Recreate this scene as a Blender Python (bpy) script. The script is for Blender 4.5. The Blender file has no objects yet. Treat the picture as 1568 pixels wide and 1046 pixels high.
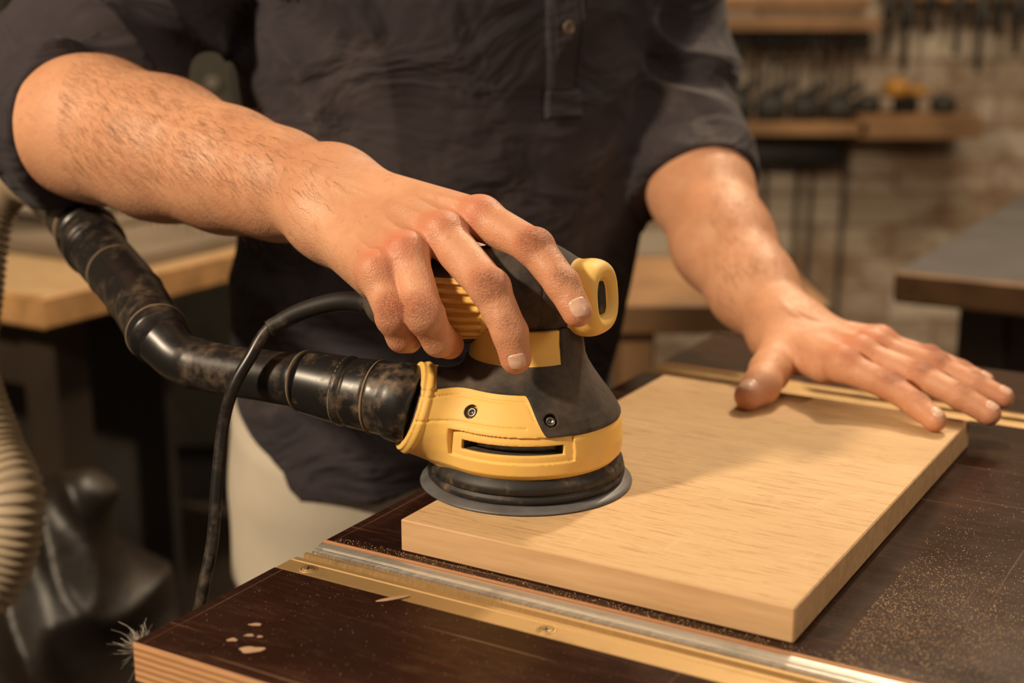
import bpy, math, random
import numpy as np
from mathutils import Vector, Matrix
from mathutils.bvhtree import BVHTree
random.seed(4); rng=np.random.default_rng(7)
SC=bpy.context.scene
A0=np.array([-.0624,.747]); U1=np.array([.8616,-.5075]); U2=np.array([.5075,.8616])
def tw(a,b,z=0): 
    p=A0+a*U1+b*U2; return (p[0],p[1],z)
TH=math.atan2(U1[1],U1[0])

# ---------------------------------------------------------------- helpers
def link(o,parent=None):
    SC.collection.objects.link(o)
    if parent: o.parent=parent
    return o
def empty(n,loc=(0,0,0)):
    o=bpy.data.objects.new(n,None); o.location=(0,0,0); o.empty_display_size=.05
    return link(o)
def mesh_obj(n,vs,fs,mats,parent=None,smooth=True,mi=None):
    m=bpy.data.meshes.new(n)
    m.from_pydata([tuple(map(float,v)) for v in vs],[],[tuple(map(int,f)) for f in fs]); m.update()
    if not isinstance(mats,(list,tuple)): mats=[mats]
    for k in mats: m.materials.append(k)
    if mi is not None: m.polygons.foreach_set('material_index',list(mi))
    m.polygons.foreach_set('use_smooth',[smooth]*len(m.polygons))
    o=bpy.data.objects.new(n,m); return link(o,parent)

class MB:
    """mesh builder collecting several shaped parts in one mesh"""
    def __init__(s): s.v=[];s.f=[];s.m=[]
    def add(s,vs,fs,mi=0):
        o=len(s.v); s.v+= [tuple(v) for v in vs]; s.f+=[tuple(i+o for i in f) for f in fs]; s.m+=[mi]*len(fs)
    def box(s,c,d,mi=0,rot=0,org=(0,0),bev=0.002):
        hx,hy,hz=[q/2 for q in d]; b=min(bev,hx*.45,hy*.45,hz*.45)
        vs=[];idx={}
        for sx in(-1,1):
            for sy in(-1,1):
                for sz in(-1,1):
                    for ax in range(3):
                        p=[sx*(hx-b),sy*(hy-b),sz*(hz-b)]
                        p[ax]=[sx*hx,sy*hy,sz*hz][ax]
                        idx[(sx,sy,sz,ax)]=len(vs); vs.append(p)
        fs=[]
        def face(l): 
            P=[Vector(vs[i]) for i in l]; n=(P[1]-P[0]).cross(P[2]-P[1]); cc=sum(P,Vector())/len(P)
            fs.append(tuple(l) if n.dot(cc)>0 else tuple(reversed(l)))
        for ax in range(3):
            o1,o2=[k for k in range(3) if k!=ax]
            for sg in(-1,1):
                l=[]
                for a,bb in((-1,-1),(1,-1),(1,1),(-1,1)):
                    k=[0,0,0];k[ax]=sg;k[o1]=a;k[o2]=bb; l.append(idx[(k[0],k[1],k[2],ax)])
                face(l)
        for ax in range(3):
            o1,o2=[k for k in range(3) if k!=ax]
            for a in(-1,1):
                for bb in(-1,1):
                    l=[]
                    for sg,w in((-1,o1),(1,o1),(1,o2),(-1,o2)):
                        k=[0,0,0];k[ax]=sg;k[o1]=a;k[o2]=bb; l.append(idx[(k[0],k[1],k[2],w)])
                    face(l)
        for sx in(-1,1):
            for sy in(-1,1):
                for sz in(-1,1): face([idx[(sx,sy,sz,q)] for q in range(3)])
        cr,sr=math.cos(rot),math.sin(rot)
        out=[]
        for p in vs:
            x,y,z=p[0]+c[0],p[1]+c[1],p[2]+c[2]
            out.append((org[0]+cr*x-sr*y,org[1]+sr*x+cr*y,z))
        s.add(out,fs,mi)
    def lathe(s,prof,c,axis=(0,0,1),n=32,mi=0,cap=True):
        ax=Vector(axis).normalized(); t=ax.orthogonal().normalized(); b=ax.cross(t); c=Vector(c)
        vs=[];fs=[]
        for z,r in prof:
            for k in range(n):
                a=2*math.pi*k/n; vs.append(c+ax*z+(t*math.cos(a)+b*math.sin(a))*r)
        for i in range(len(prof)-1):
            for k in range(n):
                k2=(k+1)%n; fs.append((i*n+k,i*n+k2,(i+1)*n+k2,(i+1)*n+k))
        if cap:
            fs.append(tuple(reversed(range(n)))); fs.append(tuple((len(prof)-1)*n+k for k in range(n)))
        s.add(vs,fs,mi)
    def obj(s,n,mats,parent=None,smooth=False): return mesh_obj(n,s.v,s.f,mats,parent,smooth,s.m)

def catmull(P,n):
    P=np.array(P,float); m=len(P); out=[]
    E=np.vstack([2*P[0]-P[1],P,2*P[-1]-P[-2]])
    for i in range(m-1):
        p0,p1,p2,p3=E[i],E[i+1],E[i+2],E[i+3]
        for k in range(n):
            t=k/n
            out.append(.5*((2*p1)+(-p0+p2)*t+(2*p0-5*p1+4*p2-p3)*t*t+(-p0+3*p1-3*p2+p3)*t**3))
    out.append(P[-1]); return np.array(out)
def sweep(n,pts,rad,mat,parent=None,seg=28,sub=12,rf=None,step=None):
    Q=catmull([list(p)+[r] for p,r in zip(pts,rad)],sub)
    if step:
        d=np.r_[0,np.cumsum(np.linalg.norm(np.diff(Q[:,:3],axis=0),axis=1))]
        s=np.arange(0,d[-1],step); Q=np.array([np.interp(s,d,Q[:,k]) for k in range(4)]).T
    P=Q[:,:3]; R=Q[:,3]; L=np.r_[0,np.cumsum(np.linalg.norm(np.diff(P,axis=0),axis=1))]
    T=np.gradient(P,axis=0); T/=np.linalg.norm(T,axis=1)[:,None]
    u=np.cross(T[0],[0,0,1.]); u/=np.linalg.norm(u); vs=[];fs=[]
    ang=np.arange(seg)*2*np.pi/seg
    for i in range(len(P)):
        u=u-T[i]*u.dot(T[i]); u/=np.linalg.norm(u); w=np.cross(T[i],u)
        r=R[i]+(rf(L[i]) if rf else 0)
        vs+= list(P[i]+r*(np.cos(ang)[:,None]*u+np.sin(ang)[:,None]*w))
    for i in range(len(P)-1):
        for k in range(seg):
            k2=(k+1)%seg; fs.append((i*seg+k,i*seg+k2,(i+1)*seg+k2,(i+1)*seg+k))
    fs.append(tuple(reversed(range(seg)))); fs.append(tuple((len(P)-1)*seg+k for k in range(seg)))
    return mesh_obj(n,vs,fs,mat,parent)

# ---------------------------------------------------------------- implicit surfaces
def V(*a): return np.array(a,float)
def cone(a,b,ra,rb):
    a=np.array(a,float);b=np.array(b,float);ab=b-a;L=ab.dot(ab)+1e-12
    def f(P):
        t=np.clip(((P-a)@ab)/L,0,1)
        return np.linalg.norm(P-a-t[:,None]*ab,axis=1)-(ra+(rb-ra)*t)
    return f
def ell(c,r,M=None):
    c=np.array(c,float);r=np.array(r,float)
    def f(P):
        q=P-c
        if M is not None: q=q@M
        k=np.linalg.norm(q/r,axis=1); return (k-1)*r.min()
    return f
def smin(a,b,k):
    h=np.clip(.5+.5*(b-a)/k,0,1); return b*(1-h)+a*h-k*h*(1-h)
def union(fs,k):
    def f(P):
        d=fs[0](P)
        for g in fs[1:]: d=smin(d,g(P),k)
        return d
    return f
def chain(pts,rad,k=.004): return union([cone(pts[i],pts[i+1],rad[i],rad[i+1]) for i in range(len(pts)-1)],k)
def project(f,P,n=3,off=None,e=4e-4):
    P=P.copy()
    for _ in range(n):
        d=f(P); 
        if off is not None: d=d-off(P)
        g=np.stack([f(P+np.eye(3)[k]*e)-f(P-np.eye(3)[k]*e) for k in range(3)],1)/(2*e)
        g2=(g*g).sum(1)+1e-6
        st=g*(d/g2)[:,None]; l=np.linalg.norm(st,axis=1); sc=np.minimum(1,.01/(l+1e-9))
        P-=st*sc[:,None]*.9
    return P
def grad(f,p,e=5e-4):
    p=np.array(p)[None]; g=np.array([(f(p+np.eye(3)[k]*e)-f(p-np.eye(3)[k]*e))[0] for k in range(3)]); return g/np.linalg.norm(g)
def sdf_mesh(name,f,lo,hi,h,mats,parent=None,iters=2,off=None,attrs=None):
    lo=np.array(lo,float);hi=np.array(hi,float); B=4;H=B*h
    nb=np.ceil((hi-lo)/H).astype(int)
    g=np.stack(np.meshgrid(*[np.arange(k) for k in nb],indexing='ij'),-1).reshape(-1,3)
    dc=f(lo+(g+.5)*H)
    act=np.abs(dc)<H*1.25
    N=nb*B+1
    D=np.repeat(np.repeat(np.repeat(np.sign(dc).reshape(nb),B,0),B,1),B,2)
    D=np.pad(D,((0,1),)*3,mode='edge').astype(np.float32)
    mask=np.zeros(N,bool)
    for i,j,k in g[act]*B: mask[i:i+B+1,j:j+B+1,k:k+B+1]=True
    idx=np.argwhere(mask)
    vals=np.empty(len(idx),np.float32)
    for s in range(0,len(idx),400000):
        vals[s:s+400000]=f(lo+idx[s:s+400000]*h)
    D[mask]=vals; S=D<0
    c=np.zeros(N-1,np.int8)
    for a in(0,1):
        for b in(0,1):
            for e in(0,1): c+=S[a:N[0]-1+a,b:N[1]-1+b,e:N[2]-1+e]
    cells=np.argwhere((c>0)&(c<8)); vid=np.full(N-1,-1,np.int64); vid[tuple(cells.T)]=np.arange(len(cells))
    acc=np.zeros((len(cells),3));cnt=np.zeros(len(cells))
    for ax in range(3):
        b,cx=(ax+1)%3,(ax+2)%3
        for ob in(0,1):
            for oc in(0,1):
                o=np.zeros(3,int);o[b]=ob;o[cx]=oc
                p=cells+o; q=p.copy();q[:,ax]+=1
                d0=D[tuple(p.T)];d1=D[tuple(q.T)]; m=(d0<0)!=(d1<0)
                t=np.where(m,d0/(d0-d1+1e-12),0)
                pos=p.astype(float);pos[:,ax]+=t
                acc[m]+=pos[m];cnt[m]+=1
    P=lo+acc/cnt[:,None]*h
    quads=[]
    for ax in range(3):
        b,cx=(ax+1)%3,(ax+2)%3
        sl0=[slice(None)]*3;sl1=[slice(None)]*3;sl0[ax]=slice(0,-1);sl1[ax]=slice(1,None)
        e=np.argwhere(S[tuple(sl0)]!=S[tuple(sl1)])
        e=e[(e[:,b]>=1)&(e[:,b]<=N[b]-2)&(e[:,cx]>=1)&(e[:,cx]<=N[cx]-2)]
        eb=np.zeros(3,int);eb[b]=1;ec=np.zeros(3,int);ec[cx]=1
        q=np.stack([vid[tuple((e-eb-ec).T)],vid[tuple((e-ec).T)],vid[tuple(e.T)],vid[tuple((e-eb).T)]],1)
        nx=e.copy();nx[:,ax]+=1
        fl=S[tuple(nx.T)]; q[fl]=q[fl][:,::-1]
        quads.append(q)
    Q=np.vstack(quads); Q=Q[(Q>=0).all(1)]
    if iters: P=project(f,P,iters,off)
    m=bpy.data.meshes.new(name); m.vertices.add(len(P)); m.vertices.foreach_set('co',P.ravel())
    m.loops.add(len(Q)*4); m.loops.foreach_set('vertex_index',Q.ravel().astype(np.int32))
    m.polygons.add(len(Q)); m.polygons.foreach_set('loop_start',np.arange(len(Q),dtype=np.int32)*4)
    m.polygons.foreach_set('loop_total',np.full(len(Q),4,np.int32)); m.update(calc_edges=True); m.validate()
    m.polygons.foreach_set('use_smooth',[True]*len(m.polygons))
    if not isinstance(mats,(list,tuple)): mats=[mats]
    for k in mats: m.materials.append(k)
    if attrs:
        for an,fn in attrs.items():
            at=m.attributes.new(an,'FLOAT','POINT'); at.data.foreach_set('value',fn(P).astype(np.float32))
    o=bpy.data.objects.new(name,m); link(o,parent); return o,P

# ---------------------------------------------------------------- material helper
class NT:
    def __init__(s,name):
        s.m=bpy.data.materials.new(name); s.m.use_nodes=True; s.t=s.m.node_tree; s.b=s.t.nodes['Principled BSDF']; s.n=s.t.nodes; s.l=s.t.links
        s.tc=s.n.new('ShaderNodeTexCoord')
    def node(s,t,**k):
        n=s.n.new(t)
        for a,b in k.items():
            if a in n.inputs: s.inp(n.inputs[a],b)
            else: setattr(n,a,b)
        return n
    def inp(s,i,v):
        if isinstance(v,bpy.types.NodeSocket): s.l.new(v,i)
        elif isinstance(v,(tuple,list)) and len(v)==3 and i.type=='RGBA': i.default_value=(*v,1)
        else: i.default_value=v
    def co(s,scale=(1,1,1),src='Object',rot=(0,0,0)):
        m=s.node('ShaderNodeMapping'); m.inputs['Scale'].default_value=scale; m.inputs['Rotation'].default_value=rot
        s.l.new(s.tc.outputs[src],m.inputs[0]); return m.outputs[0]
    def noise(s,sc,vec=None,det=4,rough=.5,dist=0):
        n=s.node('ShaderNodeTexNoise'); n.inputs['Scale'].default_value=sc;n.inputs['Detail'].default_value=det;n.inputs['Roughness'].default_value=rough;n.inputs['Distortion'].default_value=dist
        s.l.new(vec if vec else s.co(),n.inputs['Vector']); return n.outputs['Fac']
    def ramp(s,x,a,b,c0=0.,c1=1.):
        r=s.node('ShaderNodeMapRange'); s.inp(r.inputs[0],x); 
        for i,v in enumerate((a,b,c0,c1)): s.inp(r.inputs[1+i],v)
        return r.outputs[0]
    def mix(s,f,a,b,mode='MIX'):
        n=s.node('ShaderNodeMix',data_type='RGBA',blend_type=mode)
        s.inp(n.inputs[0],f); s.inp(n.inputs[6],a); s.inp(n.inputs[7],b); return n.outputs[2]
    def math(s,op,a,b=0.):
        n=s.node('ShaderNodeMath',operation=op); s.inp(n.inputs[0],a); s.inp(n.inputs[1],b); return n.outputs[0]
    def attr(s,n): 
        a=s.node('ShaderNodeAttribute',attribute_name=n); return a.outputs['Fac']
    def bump(s,h,st=.3,d=.001,prev=None):
        n=s.node('ShaderNodeBump'); n.inputs['Strength'].default_value=st;n.inputs['Distance'].default_value=d
        s.inp(n.inputs['Height'],h)
        if prev: s.l.new(prev,n.inputs['Normal'])
        return n.outputs[0]
    def set(s,color=None,rough=None,metal=None,normal=None,**k):
        if color is not None: s.inp(s.b.inputs['Base Color'],color)
        if rough is not None: s.inp(s.b.inputs['Roughness'],rough)
        if metal is not None: s.inp(s.b.inputs['Metallic'],metal)
        if normal is not None: s.l.new(normal,s.b.inputs['Normal'])
        for a,b in k.items(): s.inp(s.b.inputs[a.replace('_',' ')],b)
        return s.m
def simple(n,c,r=.6,m=0.,var=.25,sc=30,bump=.1,bd=.001):
    t=NT(n); x=t.noise(sc); dk=tuple(q*(1-var) for q in c); lt=tuple(min(1,q*(1+var)) for q in c)
    return t.set(t.mix(t.ramp(x,.3,.7),dk,lt),r,m,t.bump(x,bump,bd))

# ---------------------------------------------------------------- materials
def m_skin():
    t=NT('skin'); bl=t.attr('blush')
    n1=t.noise(16,det=4,rough=.6); n2=t.noise(75,det=5,rough=.6)
    c=t.mix(t.ramp(n1,.35,.65),(.55,.265,.145),(.66,.345,.20))
    c=t.mix(t.ramp(n2,.48,.75,0,.45),c,(.51,.195,.10))
    c=t.mix(t.ramp(t.noise(190,det=2),.66,.72,0,.35),c,(.34,.14,.07))
    c=t.mix(t.math('MINIMUM',t.math('MULTIPLY',bl,t.ramp(n2,.25,.6,.6,.95)),1.),c,(.56,.17,.095))
    v=t.node('ShaderNodeTexVoronoi'); v.inputs['Scale'].default_value=850; t.l.new(t.co(),v.inputs['Vector'])
    b1=t.bump(v.outputs['Distance'],.4,.0005)
    b2=t.bump(t.noise(230,det=5,rough=.6),.5,.0010,b1)
    b2=t.bump(t.noise(45,det=3),.3,.0025,b2)
    b3=t.bump(t.math('MULTIPLY',t.noise(1,t.co((520,520,1300)),det=3,dist=1.5),t.attr('crease')),1.,.0036,b2)
    return t.set(c,t.ramp(n2,.3,.7,.44,.62),0,b3,Subsurface_Weight=.06,Subsurface_Scale=.004,Specular_IOR_Level=.5)
def m_shirt():
    t=NT('dark_navy_cotton'); n=t.noise(7,det=5,rough=.6)
    c=t.mix(t.ramp(n,.35,.7),(.0210,.0165,.0230),(.037,.0285,.0345))
    c=t.mix(t.ramp(t.noise(8,det=8,rough=.78,dist=.5),.56,.76,0,.40),c,(.16,.125,.10))
    w=t.noise(1,t.co((700,700,1800)),det=2); b=t.bump(w,.35,.0006)
    f=t.noise(10,t.co((1,1,1.7),rot=(.2,.6,.1)),det=3,rough=.5,dist=.8); b=t.bump(f,.9,.024,b)
    return t.set(c,.9,0,b,Sheen_Weight=.04)
def m_oak(n='oak_board_wood',k=1.,stave=True):
    t=NT(n)
    big=t.noise(3.2,t.co((1.2,6,3)),det=3,dist=.6)
    wv=t.noise(13,t.co((.6,6,3)),det=5,rough=.6,dist=.9)
    por=t.noise(210,t.co((.19,2.0,2.0)),det=4,rough=.65,dist=.35)
    c=t.mix(t.ramp(big,.35,.65),(.62*k,.42*k,.225*k),(.70*k,.49*k,.275*k))
    c=t.mix(t.ramp(wv,.42,.66,0,.38),c,(.52*k,.325*k,.155*k))
    pm=t.math('MULTIPLY',t.ramp(por,.52,.62),t.ramp(wv,.32,.62,.3,.8))
    c=t.mix(pm,c,(.41*k,.235*k,.105*k))
    fl=t.noise(60,t.co((3.5,.5,1)),det=3,rough=.6); c=t.mix(t.ramp(fl,.60,.72,0,.28),c,(.75*k,.54*k,.32*k))
    if stave:
        s=t.node('ShaderNodeSeparateXYZ'); t.l.new(t.co(),s.inputs[0])
        st=t.math('FLOOR',t.math('MULTIPLY',s.outputs[1],1/.118)); w=t.node('ShaderNodeTexWhiteNoise',noise_dimensions='1D'); t.l.new(st,w.inputs['W'])
        c=t.mix(t.ramp(w.outputs['Value'],0,1,0,.4),c,(.52*k,.32*k,.145*k))
    return t.set(c,.62,0,t.bump(por,.5,.0009),Specular_IOR_Level=.3)
def m_endgrain():
    t=NT('oak_board_edge'); a=t.noise(60,t.co((.25,3,3)),det=4)
    c=t.mix(t.ramp(a,.3,.7),(.54,.33,.165),(.67,.44,.24)); return t.set(c,.7,0,t.bump(a,.2,.0006))
def m_phen():
    t=NT('dark_film_faced_plywood')
    st=t.noise(18,t.co((1,14,1)),det=5,rough=.65); n=t.noise(9,det=5,rough=.6)
    c=t.mix(t.ramp(n,.3,.7),(.013,.0050,.0038),(.034,.0120,.0075))
    c=t.mix(t.ramp(st,.54,.75,0,.55),c,(.085,.036,.018))
    sp=t.noise(420,det=2,rough=.6)
    du=t.math('MULTIPLY',t.ramp(sp,.62,.72),t.ramp(t.noise(5,det=4,rough=.6),.5,.72,0.,.55))
    c=t.mix(du,c,(.30,.18,.10))
    sm=t.math('MULTIPLY',t.ramp(t.noise(26,t.co((1,3,1),rot=(0,0,.8)),det=7,rough=.78),.53,.75),.20); c=t.mix(sm,c,(.17,.10,.06))
    sc=t.noise(40,t.co((.12,9,1),rot=(0,0,.5)),det=2); c=t.mix(t.ramp(sc,.69,.72,0,.4),c,(.24,.15,.09))
    sc=t.noise(30,t.co((8,.1,1),rot=(0,0,-.3)),det=2); c=t.mix(t.ramp(sc,.71,.74,0,.4),c,(.24,.15,.09))
    r=t.ramp(n,.3,.7,.17,.36); r=t.math('MAXIMUM',r,t.math('MULTIPLY',du,.9))
    return t.set(c,r,0,t.bump(st,.12,.0006),Specular_IOR_Level=.13)
def m_ply():
    t=NT('plywood_edge'); w=t.node('ShaderNodeTexWave',wave_type='BANDS',bands_direction='Z'); w.inputs['Scale'].default_value=90
    w.inputs['Distortion'].default_value=.6; t.l.new(t.co(),w.inputs['Vector'])
    n=t.noise(60,t.co((.4,.4,3)))
    c=t.mix(w.outputs['Fac'],(.36,.16,.07),(.66,.38,.18)); c=t.mix(t.ramp(n,.4,.7,0,.5),c,(.40,.19,.09)); return t.set(c,.65,0,t.bump(w.outputs['Fac'],.2,.0005))
def m_metal(n,c,r=.35,m=.85):
    t=NT(n); s=t.noise(60,t.co((.5,30,3)),det=3); q=t.noise(25,det=5,rough=.65)
    cc=t.mix(t.ramp(q,.55,.75,0,.6),c,tuple(k*.4 for k in c)); return t.set(cc,t.ramp(s,.3,.7,r-.08,r+.14),m,t.bump(s,.1,.0003))
def m_tool():
    t=NT('yellow_and_black_tool_plastic'); k=t.ramp(t.attr('black'),-.00012,.00012)
    n=t.noise(26,det=6,rough=.7); g=t.noise(600,det=2)
    y=t.mix(t.ramp(n,.48,.74,0,.55),(.85,.53,.135),(.66,.44,.21))
    bk=t.mix(t.ramp(n,.36,.66,0,.9),(.022,.018,.017),(.115,.085,.063))
    c=t.mix(k,y,bk); return t.set(c,t.ramp(k,0,1,.55,.78),0,t.bump(g,.25,.0003),Specular_IOR_Level=.4)
def m_dustyblack(n='dusty_black_plastic',r=.34,amt=.55):
    t=NT(n); a=t.noise(30,det=6,rough=.7); b=t.noise(140,t.co((1,1,1)),det=4)
    m=t.math('MULTIPLY',t.ramp(a,.48,.70),t.ramp(b,.35,.65)); m=t.math('MULTIPLY',m,amt)
    c=t.mix(m,(.012,.011,.011),(.24,.17,.115)); return t.set(c,t.ramp(m,0,1,r,.8),0,t.bump(b,.1,.0004))
SKIN=m_skin(); SHIRT=m_shirt(); OAK=m_oak(); OAKE=m_endgrain(); PHEN=m_phen(); PLY=m_ply()
ALU=m_metal('brushed_aluminium',(.74,.71,.66)); GOLD=m_metal('gold_anodised_aluminium',(.47,.31,.135),.5,.55)
TOOL=m_tool(); BLK=m_dustyblack(); RUB=m_dustyblack('dusty_rubber',.55,.9)
YEL=simple('yellow_plastic',(.84,.52,.13),.55,0,.08,30)
STEEL=simple('screw_steel',(.25,.22,.19),.35,.9,.3,200)
WHITEW=simple('pale_trouser_canvas',(.56,.50,.41),.9,0,.12,9,.3,.004)
DARK=simple('dark_paint',(.024,.021,.018),.6,0,.4,8)

# ---------------------------------------------------------------- camera
cam=bpy.data.cameras.new('camera');co=bpy.data.objects.new('camera',cam);link(co)
co.location=(0,0,1.21);co.rotation_euler=(math.radians(90-14.1),0,0);cam.lens=50;cam.sensor_width=36;SC.camera=co
cam.clip_start=.02
cam.dof.use_dof=True;cam.dof.focus_distance=.80;cam.dof.aperture_fstop=5.0

# ---------------------------------------------------------------- board
def local_box_obj(n,a0,a1,b0,b1,z0,z1,mats,parent=None,bev=.0008,faces=True):
    mb=MB(); mb.box((( a1-a0)/2,(b1-b0)/2,0),(a1-a0,b1-b0,z1-z0),bev=bev)
    o=mb.obj(n,mats,parent)
    x,y,_=tw(a0,b0); o.location=(x,y,(z0+z1)/2); o.rotation_euler=(0,0,TH)
    for p in o.data.polygons: p.material_index=0 if p.normal.z>.9 else (1 if len(mats)>1 else 0)
    return o
board=local_box_obj('wooden_board',0,.23,0,.352,.9011,.92,[OAK,OAKE])

# ---------------------------------------------------------------- workbench
wb=empty('workbench')
local_box_obj('rear_panel',-.047,.95,-.010,.415,.880,.901,[PHEN,PLY],wb,.0006)
local_box_obj('front_panel',-.047,.95,-.16,-.0535,.880,.901,[PHEN,PLY],wb,.0006)
local_box_obj('far_panel',-.047,.95,.452,.57,.880,.901,[PHEN,PLY],wb,.0006)
def rail(n,prof,mat,a0=-.047,a1=.95):
    vs=[];fs=[];k=len(prof)
    for a in(a0,a1):
        for b,z in prof: vs.append(tw(a,b,z))
    for i in range(k-1): fs.append((i,i+1,k+i+1,k+i))
    fs.append(tuple(range(k))[::-1]); fs.append(tuple(range(k,2*k))); fs.append((0,k,2*k-1,k-1))
    return mesh_obj(n,vs,fs,mat,wb,False)
rail('guide_rail_silver',[(-.0205,.885),(-.0205,.8985),(-.0190,.8993),(-.0180,.8993),(-.0172,.8945),(-.0158,.8945),(-.0152,.8995),(-.0125,.9003),(-.0107,.9003),(-.0103,.8985),(-.0103,.885)],ALU)
rail('guide_rail_gold',[(-.0535,.884),(-.0535,.9000),(-.0515,.9003),(-.0400,.9003),(-.0392,.8985),(-.0384,.8985),(-.0378,.9000),(-.0345,.9000),(-.0338,.8950),(-.0285,.8950),(-.0280,.8995),(-.0255,.8995),(-.0248,.8960),(-.0208,.8960),(-.0206,.884)],GOLD)
rail('panel_edge_lipping',[(-.0103,.884),(-.0103,.9008),(-.0098,.9012),(-.0084,.9012),(-.0082,.9005),(-.0082,.884)],PLY)
rail('far_rail',[(.415,.884),(.415,.9000),(.420,.9005),(.430,.9005),(.431,.897),(.438,.897),(.439,.9005),(.450,.9005),(.452,.899),(.452,.884)],GOLD)
mb=MB()
for a in(-.030,.119,.27,.42):
    x,y,_=tw(a,-.0455); 
    mb.lathe([(0,.0052),(.0004,.0050),(.0004,.0040)],(x,y,.9003),n=24,cap=False)
    mb.lathe([(0,.0036),(.0005,.0034)],(x,y,.9003),n=24)
    mb.box((x,y,.9009),(.0045,.0008,.0003),1,bev=.0001); mb.box((x,y,.9009),(.0008,.0045,.0003),1,bev=.0001)
mb.obj('rail_screws',[GOLD,DARK],wb,True)
mb=MB()
for a in(.05,.86):
    for b in(-.08,.48):
        x,y,_=tw(a,b); mb.box((x,y,.42),(.07,.07,.84),bev=.003)
cx,cy,_=tw(.455,.20)
mb.box((0,-.28,.84),(.86,.05,.08),rot=TH,org=(cx,cy));mb.box((0,.28,.84),(.86,.05,.08),rot=TH,org=(cx,cy))
mb.box((-.405,0,.84),(.05,.56,.08),rot=TH,org=(cx,cy));mb.box((.405,0,.84),(.05,.56,.08),rot=TH,org=(cx,cy))
mb.box((0,0,.25),(.82,.56,.03),rot=TH,org=(cx,cy))
mb.obj('underframe',DARK,wb)
mb=MB()
for x,y,r,e in((-.1248,.6245,.0040,1.5),(-.136,.635,.0022,1.2),(-.1286,.640,.0018,1.3),(-.1232,.6385,.0014,1),(-.1277,.652,.0020,1.6)):
    n=30; pr=[]
    for k in range(n):
        q=2*math.pi*k/n; w=1+.14*math.sin(3*q+x*900)+.08*math.cos(5*q+y*700)
        pr.append((x+r*e*math.cos(q)*w,y+r*.8*math.sin(q)*w,.90115))
    mb.add(pr,[tuple(range(n))])
n=20;mb.add([(-.062+.010*math.cos(6.283*k/n)*.8-.003*math.sin(6.283*k/n),.683+.004*math.cos(6.283*k/n)+.0006*math.sin(6.283*k/n),.90115) for k in range(n)],[tuple(range(n))])
mb.obj('worn_chips',simple('bare_ply_chip',(.42,.27,.16),.8),wb)
vs=[];fs=[]
def grain(x,y,z,s):
    a=random.random()*6.28;e=random.uniform(.4,1); i=len(vs)
    c,q=math.cos(a)*s,math.sin(a)*s
    vs.extend([(x+c,y+q,z),(x-q*e,y+c*e,z),(x-c,y-q,z),(x+q*e,y-c*e,z),(x,y,z+s*.8)])
    fs.extend([(i,i+1,i+4),(i+1,i+2,i+4),(i+2,i+3,i+4),(i+3,i,i+4)])
n=0
while n<6000:
    a=.250+abs(random.gauss(0,.055));b=random.gauss(.055,.045) if random.random()<.7 else random.gauss(.08,.12)
    if a>.60 or b<-.008 or b>.41: continue
    x,y,_=tw(a,b); grain(x,y,.9011,random.uniform(.0001,.00042)); n+=1
for _ in range(900):
    a=random.uniform(-.04,.4);b=random.uniform(-.155,-.056); x,y,_=tw(a,b); grain(x,y,.9011,random.uniform(.0001,.00025))
for _ in range(900):
    a=random.uniform(-.04,.35);b=random.uniform(-.0080,-.0005); x,y,_=tw(a,b); grain(x,y,.9011,random.uniform(.0001,.0004))
mesh_obj('sawdust',vs,fs,simple('sawdust_grains',(.55,.38,.22),.9),wb,False)

# ---------------------------------------------------------------- sander
sd=empty('orbital_sander'); SX,SY,SZ=.0085,.814,.9205
ZP=np.array([-.01,.017,.0185,.021,.030,.040,.045,.050,.056,.062,.068,.074,.079,.090,.13])
RP=np.array([.0535,.0535,.0550,.0572,.0578,.0568,.0550,.0522,.0480,.0436,.0394,.0358,.0338,.0322,.0322])
def cyl(P):
    x=P[:,0]-SX;y=P[:,1]-SY;z=P[:,2]-SZ; return np.hypot(x,y),np.degrees(np.arctan2(x,-y)),z
pa=V(SX-.018,SY-.003,SZ+.031);pb=V(-.060,.8015,.9695);pd=(pb-pa)/np.linalg.norm(pb-pa)
portc=cone(pa,pb,.030,.0262)
def zb(th):
    s=np.clip((13-th)/15,0,1);s=s*s*(3-2*s); s2=np.clip((th+125)/20,0,1)
    return .0425+.0215*s*s2
def neckyel(r,th,z): return np.maximum(np.maximum(.0785-z,z-.112),np.radians(np.abs(th+35)-70)*r)
def sbase(P):
    r,th,z=cyl(P)
    d=(r-np.interp(z,ZP,RP))*.82
    d=np.maximum(np.maximum(d,.0175-z),z-.098)
    pr=np.maximum(portc(P),(P-pb)@pd)
    return smin(d,pr,.009)
SCR=[]
for th,z in((-40,.0535),(15,.0515)):
    R=float(np.interp(z,ZP,RP));t=math.radians(th)
    g=project(sbase,np.array([[SX+R*math.sin(t),SY-R*math.cos(t),SZ+z]]),6)[0]; SCR.append((g,grad(sbase,g)))
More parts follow.
